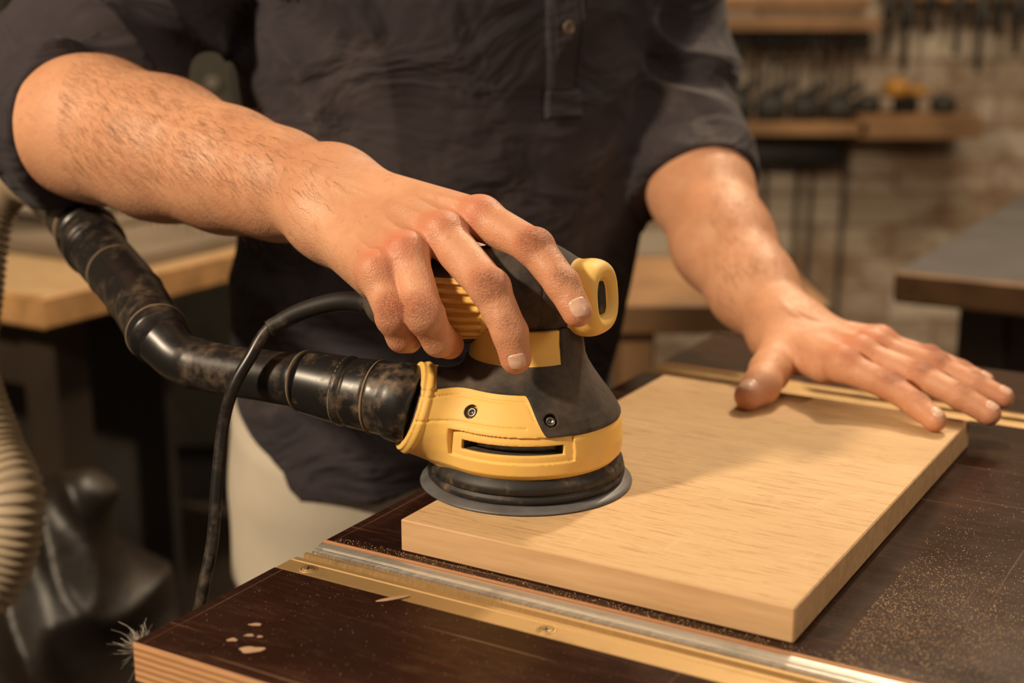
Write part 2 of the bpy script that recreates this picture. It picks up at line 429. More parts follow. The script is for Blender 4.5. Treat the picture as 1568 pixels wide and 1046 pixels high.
def sbody(P):
    r,th,z=cyl(P); d=sbase(P)
    bl=np.minimum(z-zb(th),neckyel(r,th,z))
    d=d-np.clip(bl/.0012,0,1)*.0009
    R=np.interp(z,ZP,RP)
    rec=np.maximum(np.maximum(np.abs(z-.0355)-.0075,np.radians(np.abs(th+11)-39)*R),(R-.0014)-r)
    d=np.maximum(d,-rec)
    slot=np.maximum(np.maximum(np.abs(z-.0352)-.0028,np.radians(np.abs(th+10)-32)*R),(R-.012)-r)
    d=np.maximum(d,-slot)
    for g,nn in SCR:
        q=P-g;a=q@nn; rr=np.linalg.norm(q-a[:,None]*nn,axis=1)
        d=np.maximum(d,-np.maximum(rr-.0040,-.0030-a))
    # flange lip round the dust port
    a=(P-pb)@pd; d=d-.0012*np.clip(1-np.abs(a+.004)/.0022,0,1)**.5*(P[:,0]<SX-.045)
    gz=np.minimum(np.abs(z-zb(th)+.0035)+np.where(th<5,0,1),np.abs(z-.0475)+np.where((th<0)&(th>-60),0,1))
    d=d+.0006*np.exp(-(gz/.0006)**2)*((th>-85)&(z<.075))
    return d
def abody(P):
    r,th,z=cyl(P);R=np.interp(z,ZP,RP)
    b=np.minimum(z-zb(th),neckyel(r,th,z))
    deep=np.where((th>-50)&(th<30)&(np.abs(z-.0355)<.006),R-.0035-r,-1.)
    inside=((P-pb)@pd)+.0006
    rp=np.linalg.norm((P-pb)-((P-pb)@pd)[:,None]*pd,axis=1)
    hole=np.zeros(len(P))-1
    for g,nn in SCR: hole=np.maximum(hole,.0044-np.linalg.norm(P-g,axis=1))
    b=np.where(P[:,0]<SX-.052,-1,b)
    return np.maximum(np.maximum(np.maximum(b,deep),hole),np.where(rp<.0222,inside,-1))
sdf_mesh('sander_body',sbody,(-.075,.745,.93),(.075,.885,1.04),.0008,TOOL,sd,1,None,{'black':abody})
H0,H1,H2,H3=V(-.070,.824,1.029),V(-.035,.820,1.032),V(.010,.812,1.036),V(.040,.808,1.034)
hc=chain([H0,H1,H2,H3],[.0185,.0265,.0300,.0205],.01)
rc=V(.0450,.8035,1.0345);rn=V(.88,-.47,.08);rn/=np.linalg.norm(rn)
rup=V(0,0,1)-rn*rn[2];rup/=np.linalg.norm(rup);rsd=np.cross(rup,rn)
def ring(P,M=.0148,m=.0062):
    q=P-rc;a=q@rn;u=q@rsd;w=q@rup
    return np.hypot((np.abs(u*1.05)**2.6+np.abs(w*.94)**2.6+1e-15)**(1/2.6)-M,a*.55)-m
def shead(P):
    d=hc(P); z=P[:,2];x=P[:,0]
    d=np.maximum(d,(P-(rc+rn*.002))@rn)
    vent=(x<-.018)&(x>-.048)&(z<1.046)&(z>1.012)
    d=d+np.where(vent,.0011*np.clip(np.sin((z-1.0)*2*np.pi/.0052)*3,-1,1)*np.clip(np.minimum(x+.048,-.018-x)/.001,0,1),0)
    d=d+.0006*np.exp(-((x-.016-.12*(z-1.03))/.0007)**2)
    return smin(d,ring(P),.0020)
def ahead(P):
    rg=np.minimum(ring(P,.0148,.0074),1); x=P[:,0];z=P[:,2]
    yel2=np.maximum(np.maximum(x+.014,-.052-x),np.maximum(z-1.0475,1.0105-z))
    return np.minimum(rg,yel2)
sdf_mesh('sander_grip',shead,(-.105,.77,.995),(.080,.86,1.075),.0009,TOOL,sd,1,None,{'black':ahead})
def plate(n,mat,hw,hh,o0,o1,ex=.4,ch=.9):
    c=Vector(rc); vs_=[]
    for k in range(32):
        q=2*math.pi*k/32; vs_.append((math.copysign(abs(math.cos(q))**ex,math.cos(q))*hw,math.copysign(abs(math.sin(q))**ex,math.sin(q))*hh))
    tx=Vector(rsd);tz=Vector(rup); lay=[]
    for off,s in((o0,1),(o1-.0008,1),(o1,ch)): lay+=[c+Vector(rn)*off+tx*a*s+tz*b*s for a,b in vs_]
    mesh_obj(n,lay,[(i*32+k,i*32+(k+1)%32,(i+1)*32+(k+1)%32,(i+1)*32+k) for i in range(2) for k in range(32)]+[tuple(64+k for k in range(32))],mat,sd,False)
plate('switch_surround',YEL,.0115,.0130,-.004,.0068,.7)
plate('power_switch',RUB,.0048,.0095,.002,.0084,.45,.8)
mb=MB()
mb.lathe([(.0032,.050),(.0035,.0575),(.0055,.0592),(.008,.0594),(.0086,.0578),(.0096,.0578),(.0102,.0590),(.0145,.0580),(.0175,.0545),(.019,.0530)],(SX,SY,SZ),n=96)
mb.obj('brake_skirt',RUB,sd,True)
mb=MB()
mb.lathe([(0,.0605),(.0001,.0630),(.0006,.0640),(.0016,.0636),(.0022,.0615),(.0034,.0600),(.0042,.0570)],(SX,SY,SZ-.0004),n=96)
mb.obj('sanding_pad',simple('grey_backing_pad',(.11,.11,.115),.42,0,.3,50),sd,True)
mb=MB()
for g,nn in SCR:
    mb.lathe([(0,.0033),(.0014,.0033),(.0020,.0026),(.0020,.0015),(.0008,.0013)],tuple(g-nn*.0030),tuple(nn),20)
mb.obj('housing_screws',STEEL,sd,True)
mb=MB(); mb.lathe([(.0,.020),(.001,.0462),(.0195,.0462),(.020,.020)],(SX,SY,SZ+.022),n=64); mb.obj('fan_cage',STEEL,sd,True)
cp=[(-.070,.826,1.027),(-.082,.8295,1.025),(-.103,.830,1.026),(-.1264,.829,1.020),(-.1452,.8250,1.0105),(-.1557,.8180,.9946),(-.1655,.8140,.9776),(-.1725,.8124,.9548),(-.1764,.8039,.9208),(-.1791,.7953,.8867),(-.1858,.7867,.8527),(-.1951,.7825,.7948),(-.22,.79,.5),(-.26,.84,.15),(-.3,.95,.012),(-.5,1.2,.008)]
sweep('power_cord',cp,[.0040,.0040]+[.0037]*14,BLK,sd,16,10)
sweep('cord_strain_relief',cp[:5],[.0085,.0070,.0060,.0055,.0050],RUB,sd,20,14)

# ---------------------------------------------------------------- dust hose
hs=empty('dust_extraction_hose')
HP=[(-.056,.8025,.9685),(-.071,.8065,.972),(-.0972,.817,.974),(-.124,.828,.977),(-.154,.844,.9765),(-.204,.8705,.978),(-.2251,.885,.989),(-.2579,.948,1.0051),(-.2998,1.015,1.0224),(-.3348,1.081,1.0382),(-.3711,1.136,1.0532)]
def gr(L):
    r=0
    for c,w,h in((.010,.006,.0016),(.026,.0012,-.0008),(.042,.0012,-.001),(.046,.0015,.0006)): r+=h*math.exp(-((L-c)/w)**4)
    return r
sweep('port_adapter',HP[:4],[.0225,.0220,.0208,.0190],m_dustyblack('dusty_adapter_plastic',.34,1.),hs,40,10,rf=gr,step=.0008)
sweep('rigid_tube',HP[3:7],[.0172,.0160,.0160,.0170],BLK,hs,32,14,rf=lambda L:.0008*(math.exp(-((L-.004)/.003)**4)+math.exp(-((L-.085)/.003)**4)))
sweep('elbow_tube',HP[6:9],[.0190,.0198,.0206],BLK,hs,32,16,rf=lambda L:.0010*(math.exp(-((L-.012)/.004)**4)+math.exp(-((L-.07)/.003)**4)))
def cl(L): return .0022*(math.exp(-((L-.012)/.007)**6)+math.exp(-((L-.033)/.005)**6))+.0010*math.exp(-((L-.075)/.004)**4)
sweep('coupling',HP[8:11],[.0210,.0220,.0230],BLK,hs,36,20,rf=cl,step=.001)
DUST=simple('tan_dust_seam',(.20,.145,.10),.85)
HQ=np.array(HP)
def ringm(i,t,r,w=.0006):
    c=HQ[i]*(1-t)+HQ[i+1]*t; d=HQ[i+1]-HQ[i]; mbr.lathe([(-w,r*.985),(0,r),(w,r*.985)],tuple(c),tuple(d),40)
mbr=MB()
for i,t,r in((1,.35,.0224),(2,.1,.0211),(3,.05,.0190),(6,.15,.0204),(7,.5,.0206),(8,.62,.0226)): ringm(i,t,r)
mbr.obj('dust_seams',DUST,hs,True)
FLEXM=simple('beige_corrugated_plastic',(.38,.30,.21),.55,0,.2,20)
FP=[(-.3711,1.136,1.0532),(-.4016,1.158,1.0571),(-.4238,1.164,1.0412),(-.4346,1.156,1.0099),(-.4415,1.135,.9651),(-.4391,1.101,.9135),(-.412,1.067,.8589),(-.387,1.037,.8211),(-.400,1.023,.7672),(-.4414,1.011,.7182),(-.52,1.05,.55),(-.6,1.15,.3),(-.66,1.3,.10),(-.75,1.5,.03),(-1.0,1.8,.03)]
sweep('flexible_hose',FP,[.0205]*4+[.0245]*11,FLEXM,hs,28,10,rf=lambda L:.0015*math.sin(L*2*math.pi/.0065),step=.00108)

# ---------------------------------------------------------------- person
person=empty('person')
mm=lambda *p:[np.array(q,float)/1000 for q in p]
RF=mm((-344,1058,1112),(-297,1026,1109),(-242,988,1099),(-189,949,1089),(-150,917,1084),(-116,885,1080))
RFr=[.050,.0485,.0465,.0385,.0325,.0255]
def bumpk(pts,amp,sig):
    return lambda P: sum(a*np.exp(-((P-p)**2).sum(1)/(s*s)) for p,a,s in zip(pts,amp,sig))
def make_arm(name,fore,forer,wr,wrr,mc0,mc1,fing,frad,thumb,thr,extra,lo,hi,dors,veins,k1=.022):
    parts=[chain(fore,forer,.02)]+[cone(wr[0],wr[1],wrr,wrr)]
    palm=[cone(a,b,.0150,.0118) for a,b in zip(mc0,mc1)]+extra
    tend=[cone(a*.35+b*.65+dors*.0108,b+dors*.0108,.0022,.0030) for a,b in zip(mc0,mc1)]
    def palmf(P):
        d=parts[0](P); d=smin(d,parts[1](P),.02); q=palm[0](P)
        for g in palm[1:]: q=smin(q,g(P),.0085)
        return smin(d,q,k1)
    ff=[chain(p,r,.003) for p,r in zip(fing,frad)]
    for i,(p,r) in enumerate(zip(fing,frad)):
        ff.append(cone(p[1]+dors*.0012,p[1]+dors*.0012,r[1]*1.08,r[1]*1.08)); 
    kn=[cone(p[0]+dors*.0034,p[0]+dors*.0034,.0116,.0116) for p in fing]
    tb=chain(thumb,thr,.006)
    def f(P):
        d=palmf(P)
        for g in kn: d=smin(d,g(P),.004)
        for g in tend: d=smin(d,g(P),.0035)
        q=ff[0](P)
        for g in ff[1:]: q=smin(q,g(P),.0013)
        d=smin(d,q,.005); d=smin(d,tb(P),.009)
        if veins is not None: d=d-.0010*np.exp(-(np.maximum(veins(P),0)/.0018)**2)
        return d
    bp=[];ba=[];bs=[]
    for p in fing: bp+=[p[0]+dors*.012,p[1]+dors*.008,p[2]+dors*.006,p[3]];ba+=[.7,.75,.5,.55];bs+=[.014,.012,.009,.011]
    bp.append(thumb[-1]);ba.append(.5);bs.append(.015)
    cr=[];ca=[];cs=[]
    for p in fing: cr+=[p[1]+dors*.009,p[2]+dors*.008];ca+=[1,.8];cs+=[.008,.005]
    o,P=sdf_mesh(name,f,lo,hi,.0013,SKIN,person,2,None,{'blush':bumpk(bp,ba,bs),'crease':bumpk(cr,ca,cs)})
    return o,f
t=NT('fingernail'); nail_m=t.set(t.mix(t.ramp(t.noise(300),.4,.6),(.66,.40,.29),(.72,.47,.36)),.3,0)
def nail(mb,f,p2,p3,r,dors,L=.0115,W=.0068):
    ax=(p3-p2);ax/=np.linalg.norm(ax); d=dors-ax*dors.dot(ax);d/=np.linalg.norm(d);s=np.cross(ax,d)
    c=p3+ax*(r*.25); n=14;pts=[]
    for i in range(n+1):
        for j in range(n+1):
            u=-1+2*i/n;v=-1+2*j/n
            uu=u*math.sqrt(1-v*v*.35);vv=v*math.sqrt(1-u*u*.35)
            pts.append(c+ax*(vv*L/2-.0015)+s*uu*W+d*(r*.9))
    P=project(f,np.array(pts),4); 
    out=[]
    for k,(i,j) in enumerate((i,j) for i in range(n+1) for j in range(n+1)):
        e=max(abs(-1+2*i/n),abs(-1+2*j/n)); out.append(P[k]+d*(.0005 if e<.99 else -.0004))
    fs=[(i*(n+1)+j,(i+1)*(n+1)+j,(i+1)*(n+1)+j+1,i*(n+1)+j+1) for i in range(n) for j in range(n)]
    mb.add([tuple(q) for q in out],fs)
RI=mm((-18,823,1077),(13,793,1065),(28,776,1048),(36,768,1034));RM=mm((-40,810,1070),(-12,772,1046),(-1,763,1023),(2,762,1009))
RR=mm((-60,799,1060),(-48,769,1031),(-41,776,1016),(-36,789,1010));RPk=mm((-76,793,1050),(-66,774,1029),(-62,779,1017),(-59,788,1013))
RT=mm((-101,890,1072),(-67,887,1062),(-34,874,1050),(-10,862,1037))
rd=V(-.15,-.62,.77);rd/=np.linalg.norm(rd)
vr=union([chain([V(-.20,.915,1.118),V(-.16,.885,1.108),V(-.118,.862,1.098),V(-.085,.845,1.088),V(-.062,.822,1.078)],[.001]*5,.001),
          chain([V(-.118,.862,1.098),V(-.097,.846,1.086),V(-.083,.818,1.069)],[.001]*3,.001),
          chain([V(-.30,.985,1.135),V(-.25,.95,1.125),V(-.20,.915,1.118)],[.0012]*3,.001)],.001)
rarm,fr=make_arm('right_arm',RF,RFr,mm((-110,888,1088),(-118,872,1070)),.0205,mm((-110,888,1090),(-111,881,1085),(-114,874,1078),(-116,867,1070)),
  [RI[0],RM[0],RR[0],RPk[0]],[RI,RM,RR,RPk],[[.0122,.0108,.0096,.0086],[.0124,.0110,.0098,.0088],[.0118,.0105,.0094,.0085],[.0110,.0096,.0086,.0078]],
  RT,[.018,.0145,.0125,.0105],[cone(V(-.106,.861,1.058),V(-.079,.806,1.044),.0165,.0118),cone(V(-.10,.888,1.078),V(-.045,.856,1.066),.016,.011)],(-.42,.72,.98),(.07,1.13,1.18),rd,vr)
mb=MB(); nail(mb,fr,RI[2],RI[3],.0086,V(.25,-1,.45),.0125,.0066)
nail(mb,fr,RM[2],RM[3],.0088,V(.1,-1,.1),.0100,.0056)
nf=mb.obj('right_fingernails',nail_m,person,True)
LF=mm((156,1296,1090),(164,1235,1037),(176,1172,1001),(193,1114,974),(209,1062,954))
LI=mm((232,966,950),(261,943,941),(274,921,934),(282,907,928));LM=mm((250,987,952),(286,959,944),(307,936,936),(323,922,928))
LR=mm((265,1008,952),(305,985,944),(327,968,936),(344,957,929));LP=mm((275,1030,949),(308,1014,943),(328,1003,936),(343,994,930))
LT=mm((202,1030,946),(186,991,939),(177,971,934),(166,958,930))
ld=V(.05,-.12,1.);ld/=np.linalg.norm(ld)
vl=union([chain([V(.205,1.04,.975),V(.225,1.01,.970),V(.238,.99,.966)],[.001]*3,.001),chain([V(.19,1.10,.985),V(.205,1.04,.975),V(.240,1.02,.968),V(.258,1.005,.965)],[.001]*4,.001)],.001)
larm,fl=make_arm('left_arm',LF,[.036,.0425,.0395,.0325,.0245],mm((202,1057,954),(214,1063,955)),.0180,mm((205,1043,949),(210,1049,952),(213,1056,953),(216,1062,953)),
  [LI[0],LM[0],LR[0],LP[0]],[LI,LM,LR,LP],[[.0116,.0095,.0086,.0078],[.0116,.0097,.0088,.0080],[.0112,.0093,.0084,.0076],[.0102,.0084,.0076,.0068]],
  LT,[.0165,.0140,.0125,.0102],[cone(V(.218,1.060,.946),V(.268,1.033,.942),.014,.010),cone(V(.205,1.028,.946),V(.222,.982,.943),.013,.010)],(.10,.88,.90),(.37,1.36,1.16),ld,vl,.024)
mb=MB()
for p,r in((LI,.0078),(LM,.0080),(LR,.0076),(LP,.0068)): nail(mb,fl,p[2],p[3],r,V(.1,-.25,1),.010,.0054)
nail(mb,fl,LT[2],LT[3],.0102,V(-.5,-.6,.8),.013,.0075)
mb.obj('left_fingernails',nail_m,person,True)
HAIRM=simple('arm_hair',(.22,.11,.05),.5)
def hair(name,o,cnt,tdir,region,w=.00007,Lr=(.007,.016)):
    me=o.data;vs=[];fs=[];N=len(me.vertices);c=0;tdir=Vector(tdir).normalized()
    while c<cnt:
        v=me.vertices[random.randrange(N)];p=v.co
        if not region(p): continue
        n=v.normal; d=(tdir*random.uniform(.8,1.1)+n*random.uniform(.15,.6)+Vector((random.gauss(0,.22),random.gauss(0,.22),random.gauss(0,.22))))
        d.normalize(); L=random.uniform(*Lr); s=d.cross(n); 
        if s.length<.05: continue
        s.normalize(); s*=w; i=len(vs); q=p+d*L*.55; e=p+d*L-n*L*.15
        vs+= [p-s,p+s,q+s*.8,q-s*.8,e]; fs+=[(i,i+1,i+2,i+3),(i+3,i+2,i+4)]; c+=1
    mesh_obj(name,vs,fs,HAIRM,person)
hair('right_forearm_hair',rarm,5600,(.6,-.55,-.45),lambda p:-.31<p.x<-.105 and (p.z>1.085 or random.random()<.15) and random.random()<min(1,(-.09-p.x)*9))
hair('left_forearm_hair',larm,2200,(.15,-.8,-.5),lambda p:1.08<p.y<1.24 and p.x>.16)

# shirt
Lx=V(.819,.574,0);Fx=V(.574,-.819,0)
SEC=np.array([[.775,-.078,1.275,.196,.142],[.80,-.078,1.275,.196,.142],[.93,-.068,1.27,.186,.134],[1.08,-.047,1.27,.194,.130],[1.20,-.038,1.275,.212,.128],[1.28,-.036,1.30,.205,.115],[1.33,-.034,1.315,.165,.095],[1.37,-.032,1.32,.09,.075],[1.42,-.03,1.32,.065,.065]])
def torso(P,g=0.):
    z=P[:,2]; I=[np.interp(z,SEC[:,0],SEC[:,k]) for k in(1,2,3,4)]
    q=np.stack([P[:,0]-I[0],P[:,1]-I[1]],1); u=q@Lx[:2];w=q@Fx[:2]
    rho=(np.abs(u/(I[2]+g))**2.3+np.abs(w/(I[3]+g))**2.3)**(1/2.3)
    return (rho-1)*np.minimum(I[2],I[3])*.9
SHR,ELR,CUR=V(-.205,1.245,1.305),V(-.350,1.082,1.126),V(-.317,1.046,1.111)
dR=V(.82,-.56,-.06);dR/=np.linalg.norm(dR)
SHL,ELL,CUL=V(.125,1.415,1.325),V(.150,1.312,1.105),V(.164,1.238,1.040)
dL=V(.10,-.73,-.68);dL/=np.linalg.norm(dL)
def cuff(P,c,d,R,w):
    q=P-c;a=q@d;rr=np.linalg.norm(q-a[:,None]*d,axis=1)
    x=rr-R;y=np.abs(a+w/2)-w/2; return np.hypot(np.maximum(x,-.004)+.004,np.maximum(y,-.004)+.004)-.004+np.minimum(np.maximum(x,y)+.004,0)
upR=cone(SHR,ELR,.080,.058);loR=cone(ELR,CUR+dR*.05,.058,.056);upL=cone(SHL,ELL,.080,.056);loL=cone(ELL,CUL+dL*.05,.055,.053)
yR=cone(SHR,V(-.08,1.30,1.33),.07,.07);yL=cone(SHL,V(.02,1.34,1.335),.07,.07)
def shirt(P):
    z=P[:,2]
    d=np.maximum(torso(P),.785+.02*np.cos(P[:,0]*9)-z); d=np.maximum(d,z-1.415)
    d=smin(d,yR(P),.05);d=smin(d,yL(P),.05)
    a=smin(upR(P),np.maximum(loR(P),(P-CUR)@dR),.012); a=smin(a,cuff(P,CUR,dR,.0600,.036),.002)
    b=smin(upL(P),np.maximum(loL(P),(P-CUL)@dL),.012); b=smin(b,cuff(P,CUL,dL,.0545,.032),.002)
    d=smin(d,a,.02); return smin(d,b,.02)
def rdg(x): return 1-2*np.abs(np.sin(x/2))
def folds(P):
    x,y,z=P.T
    n1=np.sin(26*z+15*x+1.8*np.sin(17*x+8*z)+1.3*np.sin(13*y))
    n2=rdg(66*z-34*x+2.6*np.sin(31*x+17*z+3)+20*y)
    n3=rdg(46*x+30*y+3*np.sin(9*z)+1.2*np.sin(25*z))
    w=.0034*n1+.0020*n2*np.clip(np.sin(9*z+12*x+1),-.2,1)+.0058*n3*np.clip((1.06-z)/.2,0,1)
    for A,e in((V(-.17,1.12,1.22),V(.09,0,-.16)),(V(.12,1.30,1.22),V(-.10,0,-.16))):
        q=P-A; ax=e/np.linalg.norm(e); al=q@ax; pr=q[:,0]*ax[2]-q[:,2]*ax[0]
        w=w+.0046*rdg(pr*95+2.*np.sin(al*22)+1)*np.exp(-(pr/.07)**2-((al-.05)/.09)**2)
    for S,E,c in((SHR,ELR,1.),(SHL,ELL,.75)):
        ab=E-S;t=np.clip(((P-S)@ab)/ab.dot(ab),0,1.1);dist=np.linalg.norm(P-S-t[:,None]*ab,axis=1)
        m=np.clip((.100-dist)/.03,0,1)*np.clip(t*2,0,1)
        ph=t*24+2.2*np.sin(34*x+21*z)+1.6*np.sin(29*y+4*z)
        w=w*(1-m)+m*c*(.0072*rdg(ph)+.0034*rdg(ph*.55+30*x+20*y))
    return w
sh,_=sdf_mesh('shirt',shirt,(-.46,.93,.75),(.28,1.56,1.46),.0036,SHIRT,person,3,folds)
bv=BVHTree.FromPolygons([v.co for v in sh.data.vertices],[tuple(p.vertices) for p in sh.data.polygons])
F=Vector(Fx);Lv=Vector(Lx)
PU=.010
def on_chest(u,z,off):
    u+=PU
    o=Vector((-.04,1.275,z))+F*.5+Lv*u
    h=bv.ray_cast(o,-F); return h[0]+F*off if h[0] else o-F*.37
mb=MB()
def strip(u0,u1,z0,z1,off,th,nu=6,nz=40,mi=0):
    G=[[on_chest(u0+(u1-u0)*i/nu,z0+(z1-z0)*j/nz,off-(th if i in(0,nu) or j in(0,nz) else 0)) for i in range(nu+1)] for j in range(nz+1)]
    vs=[p for r in G for p in r]; fs=[(j*(nu+1)+i,j*(nu+1)+i+1,(j+1)*(nu+1)+i+1,(j+1)*(nu+1)+i) for j in range(nz) for i in range(nu)]
    mb.add(vs,fs,mi)
strip(-.018,.020,1.106,1.33,.0030,.004,12)
strip(-.0125,.0145,1.122,1.33,.0055,.0026,12)
strip(-.018,.020,1.103,1.127,.0062,.0035,12,8)
strip(-.0145,-.0125,1.122,1.33,.0048,.001,2); strip(.0145,.0165,1.122,1.33,.0048,.001,2)
mb.obj('shirt_placket',SHIRT,person,False)
mb=MB()
for z in(1.176,1.27):
    p=on_chest(.001,z,.0058); mb.lathe([(0,.0056),(.0012,.0058),(.0020,.0050),(.0014,.0038),(.0014,.0003)],p,F,24)
mb.obj('shirt_buttons',simple('dull_button',(.12,.09,.07),.3),person,True)
def trous(P):
    z=P[:,2]; I=SEC[1]
    q=np.stack([P[:,0]+.078,P[:,1]-1.275],1);u=q@Lx[:2];w=q@Fx[:2]
    d=(np.sqrt((u/.183)**2+(w/.128)**2)-1)*.128
    d=np.maximum(d,np.maximum(.70-z,z-.90))
    a=chain([V(-.155,1.225,.76),V(-.165,1.205,.46),V(-.175,1.225,.10)],[.102,.078,.066],.03)(P)
    b=chain([V(.0,1.325,.76),V(.01,1.33,.46),V(.015,1.36,.10)],[.102,.078,.066],.03)(P)
    return np.maximum(smin(d,np.minimum(a,b),.03),.05-z)
sdf_mesh('trousers',trous,(-.30,1.04,.03),(.17,1.50,.93),.006,WHITEW,person,2,lambda P:.004*rdg(30*P[:,2]+34*P[:,0]+2*np.sin(19*P[:,0])))
def shoes(P):
    fs=[]
    for x,y in((-.175,1.225),(.015,1.36)):
        fs.append(union([cone(V(x,y,.05),V(x,y,.10),.045,.042),cone(V(x-.01,y+.02,.035),V(x+.10,y-.14,.032),.036,.034)],.03))
    return np.maximum(np.minimum(fs[0](P),fs[1](P)),.001-P[:,2])
sdf_mesh('shoes',shoes,(-.26,1.0,-.01),(.18,1.46,.16),.005,simple('brown_leather',(.06,.03,.015),.5),person,2)
hcn=V(.005,1.255,1.60)
Mh=np.stack([Lx,Fx,V(0,0,1)],1)
headf=union([ell(hcn,(.078,.098,.115),Mh),ell(hcn+Fx*.02+V(0,0,-.06),(.058,.072,.062),Mh),cone(V(-.03,1.315,1.38),V(-.01,1.275,1.53),.060,.056),
   cone(hcn+Fx*.096+V(0,0,.005),hcn+Fx*.112+V(0,0,-.022),.008,.013),cone(hcn+Fx*.088+V(0,0,-.058)-Lx*.02,hcn+Fx*.088+V(0,0,-.058)+Lx*.02,.008,.008),
   ell(hcn+Lx*.08+V(0,0,-.01),(.010,.018,.030),Mh),ell(hcn-Lx*.08+V(0,0,-.01),(.010,.018,.030),Mh)],.018)
sdf_mesh('head',headf,(-.16,1.08,1.36),(.16,1.42,1.74),.004,SKIN,person,2,None,{'blush':lambda P:P[:,0]*0+.15,'crease':lambda P:P[:,0]*0})
hairf=lambda P: np.maximum(ell(hcn+V(0,0,.012)-Fx*.01,(.087,.108,.118),Mh)(P),((P-hcn)@Fx)*.7-(P[:,2]-hcn[2])*.7-.0)
sdf_mesh('hair',hairf,(-.16,1.08,1.46),(.16,1.42,1.76),.004,simple('brown_hair',(.05,.025,.012),.6,0,.4,80,.8,.004),person,1)
mb=MB()
for s in(-1,1):
    c=hcn+Lx*.031*s+Fx*.086+V(0,0,.012); mb.lathe([(-.011,.002),(-.006,.010),(0,.0120),(.006,.010),(.011,.003)],tuple(c),(0,0,1),20)
mb.obj('eyes',simple('eye_white',(.7,.68,.65),.2),person,True)

# ---------------------------------------------------------------- room
def wall(n,c,d,m):
    mb=MB(); mb.box(c,d,bev=.001); return mb.obj(n,m)
t=NT('white_washed_brick'); br=t.node('ShaderNodeTexBrick'); 
wv=t.co((1,1,1),rot=(math.radians(90),0,0))
t.l.new(wv,br.inputs['Vector'])
for k,v in(('Scale',1.),('Mortar Size',.009),('Mortar Smooth',.5),('Brick Width',.25),('Row Height',.085),('Color1',(.66,.57,.46,1)),('Color2',(.42,.33,.24,1)),('Mortar',(.32,.24,.17,1))): br.inputs[k].default_value=v
nn=t.noise(2.6,t.co((1,1,2.0)),det=7,rough=.78); c=t.mix(t.ramp(nn,.47,.60,0,.8),br.outputs['Color'],(.20,.115,.065))
BRK=t.set(c,.85,0,t.bump(br.outputs['Fac'],-.5,.01))
PLA=simple('dingy_plaster',(.24,.19,.14),.9,0,.2,3)
wall('wall_back',(0,3.75,1.6),(6.4,.1,3.2),BRK)
wall('wall_left',(-3.15,.9,1.6),(.1,5.8,3.2),PLA);wall('wall_right',(3.15,.9,1.6),(.1,5.8,3.2),PLA)
wall('floor',(0,.9,-.05),(6.4,5.8,.1),simple('workshop_concrete_floor',(.075,.052,.036),.75,0,.4,4))
wall('ceiling',(0,.9,3.25),(6.4,5.8,.1),PLA)
mb=MB();mb.box((0,3.685,.05),(6.2,.03,.10));mb.obj('baseboard_back',DARK)
WOOD=m_oak('bench_wood',.8,False); WOODD=simple('old_brown_wood',(.25,.135,.06),.6,0,.35,6); DWOOD=simple('shade_dark_wood',(.032,.020,.013),.6,0,.35,6)  # last wood: shade under the tables put into the frame colour
def table(n,cx,cy,w,d,zt,th,mt,me,mf,sx,leg=.06):
    e=empty(n); mb=MB()
    mb.box((sx*w/2,d/2,zt-th/2),(w,d,th),0,TH,(cx,cy),.004)
    o=mb.obj('top',[mt,me],e)
    for p in o.data.polygons: p.material_index=0 if p.normal.z>.9 else 1
    mb=MB()
    for a in(.10,w-.10):
        for b in(.10,d-.10): mb.box((sx*a,b,(zt-th)/2),(leg,leg,zt-th),0,TH,(cx,cy),.003)
    mb.box((sx*w/2,.10,zt-th-.06),(w-.2,.03,.10),0,TH,(cx,cy));mb.box((sx*w/2,d-.10,zt-th-.06),(w-.2,.03,.10),0,TH,(cx,cy))
    mb.box((sx*w/2,d/2,.18),(w-.2,d-.2,.03),0,TH,(cx,cy))
    mb.obj('frame',mf,e); return e
lt=table('wooden_worktable',-.557,1.649,1.3,.95,.85,.042,WOOD,simple('orange_wood_edge',(.46,.25,.10),.6),DWOOD,-1)
mb=MB(); mb.box((-.65,.30,.50),(1.1,.02,.60),0,TH,(-.557,1.649)); mb.obj('shade_panel',DARK,lt)  # invented dark sheet standing in for the shade beneath the worktable
mb=MB(); mb.box((-.66,.56,.860),(1.27,.76,.018),0,TH,(-.557,1.649)); mb.box((-.70,.62,.876),(1.0,.6,.012),0,TH,(-.557,1.649)); mb.obj('stacked_sheets',simple('greyish_fibreboard',(.22,.17,.12),.8,0,.2,6),lt)
mb=MB(); mb.box((-.44,.34,.935),(.40,.14,.105),0,TH,(-.557,1.649),.012); mb.box((-.44,.34,.995),(.41,.15,.015),0,TH,(-.557,1.649),.005); mb.obj('cream_storage_box',simple('cream_plastic',(.55,.50,.42),.6),lt)
rt=table('grey_topped_table',.495,1.808,1.3,1.0,.85,.042,simple('grey_laminate',(.072,.070,.070),.5,0,.2,10),simple('mid_brown_edge',(.27,.15,.07),.6),DWOOD,1)
rk=empty('wall_tool_rack'); mb=MB()
mb.box((.69,3.62,1.115),(.42,.14,.03));mb.box((.69,3.68,1.165),(.42,.02,.03));
mb.box((1.22,3.66,1.19),(.60,.06,.04)); mb.box((1.00,3.60,.870),(.30,.20,.055)); mb.box((.70,3.60,.865),(.34,.2,.03))
mb.obj('rack_boards',WOODD,rk)
mb=MB()
for i in range(13): 
    x=.50+i*.031+.006*math.sin(i*7); h=.6+.4*math.sin(i*4.1)**2; mb.lathe([(0,.006),(.03*h,.006),(.04*h,.013),(.075*h,.014),(.085*h,.006)],(x,3.60,1.10-.085*h),n=10)
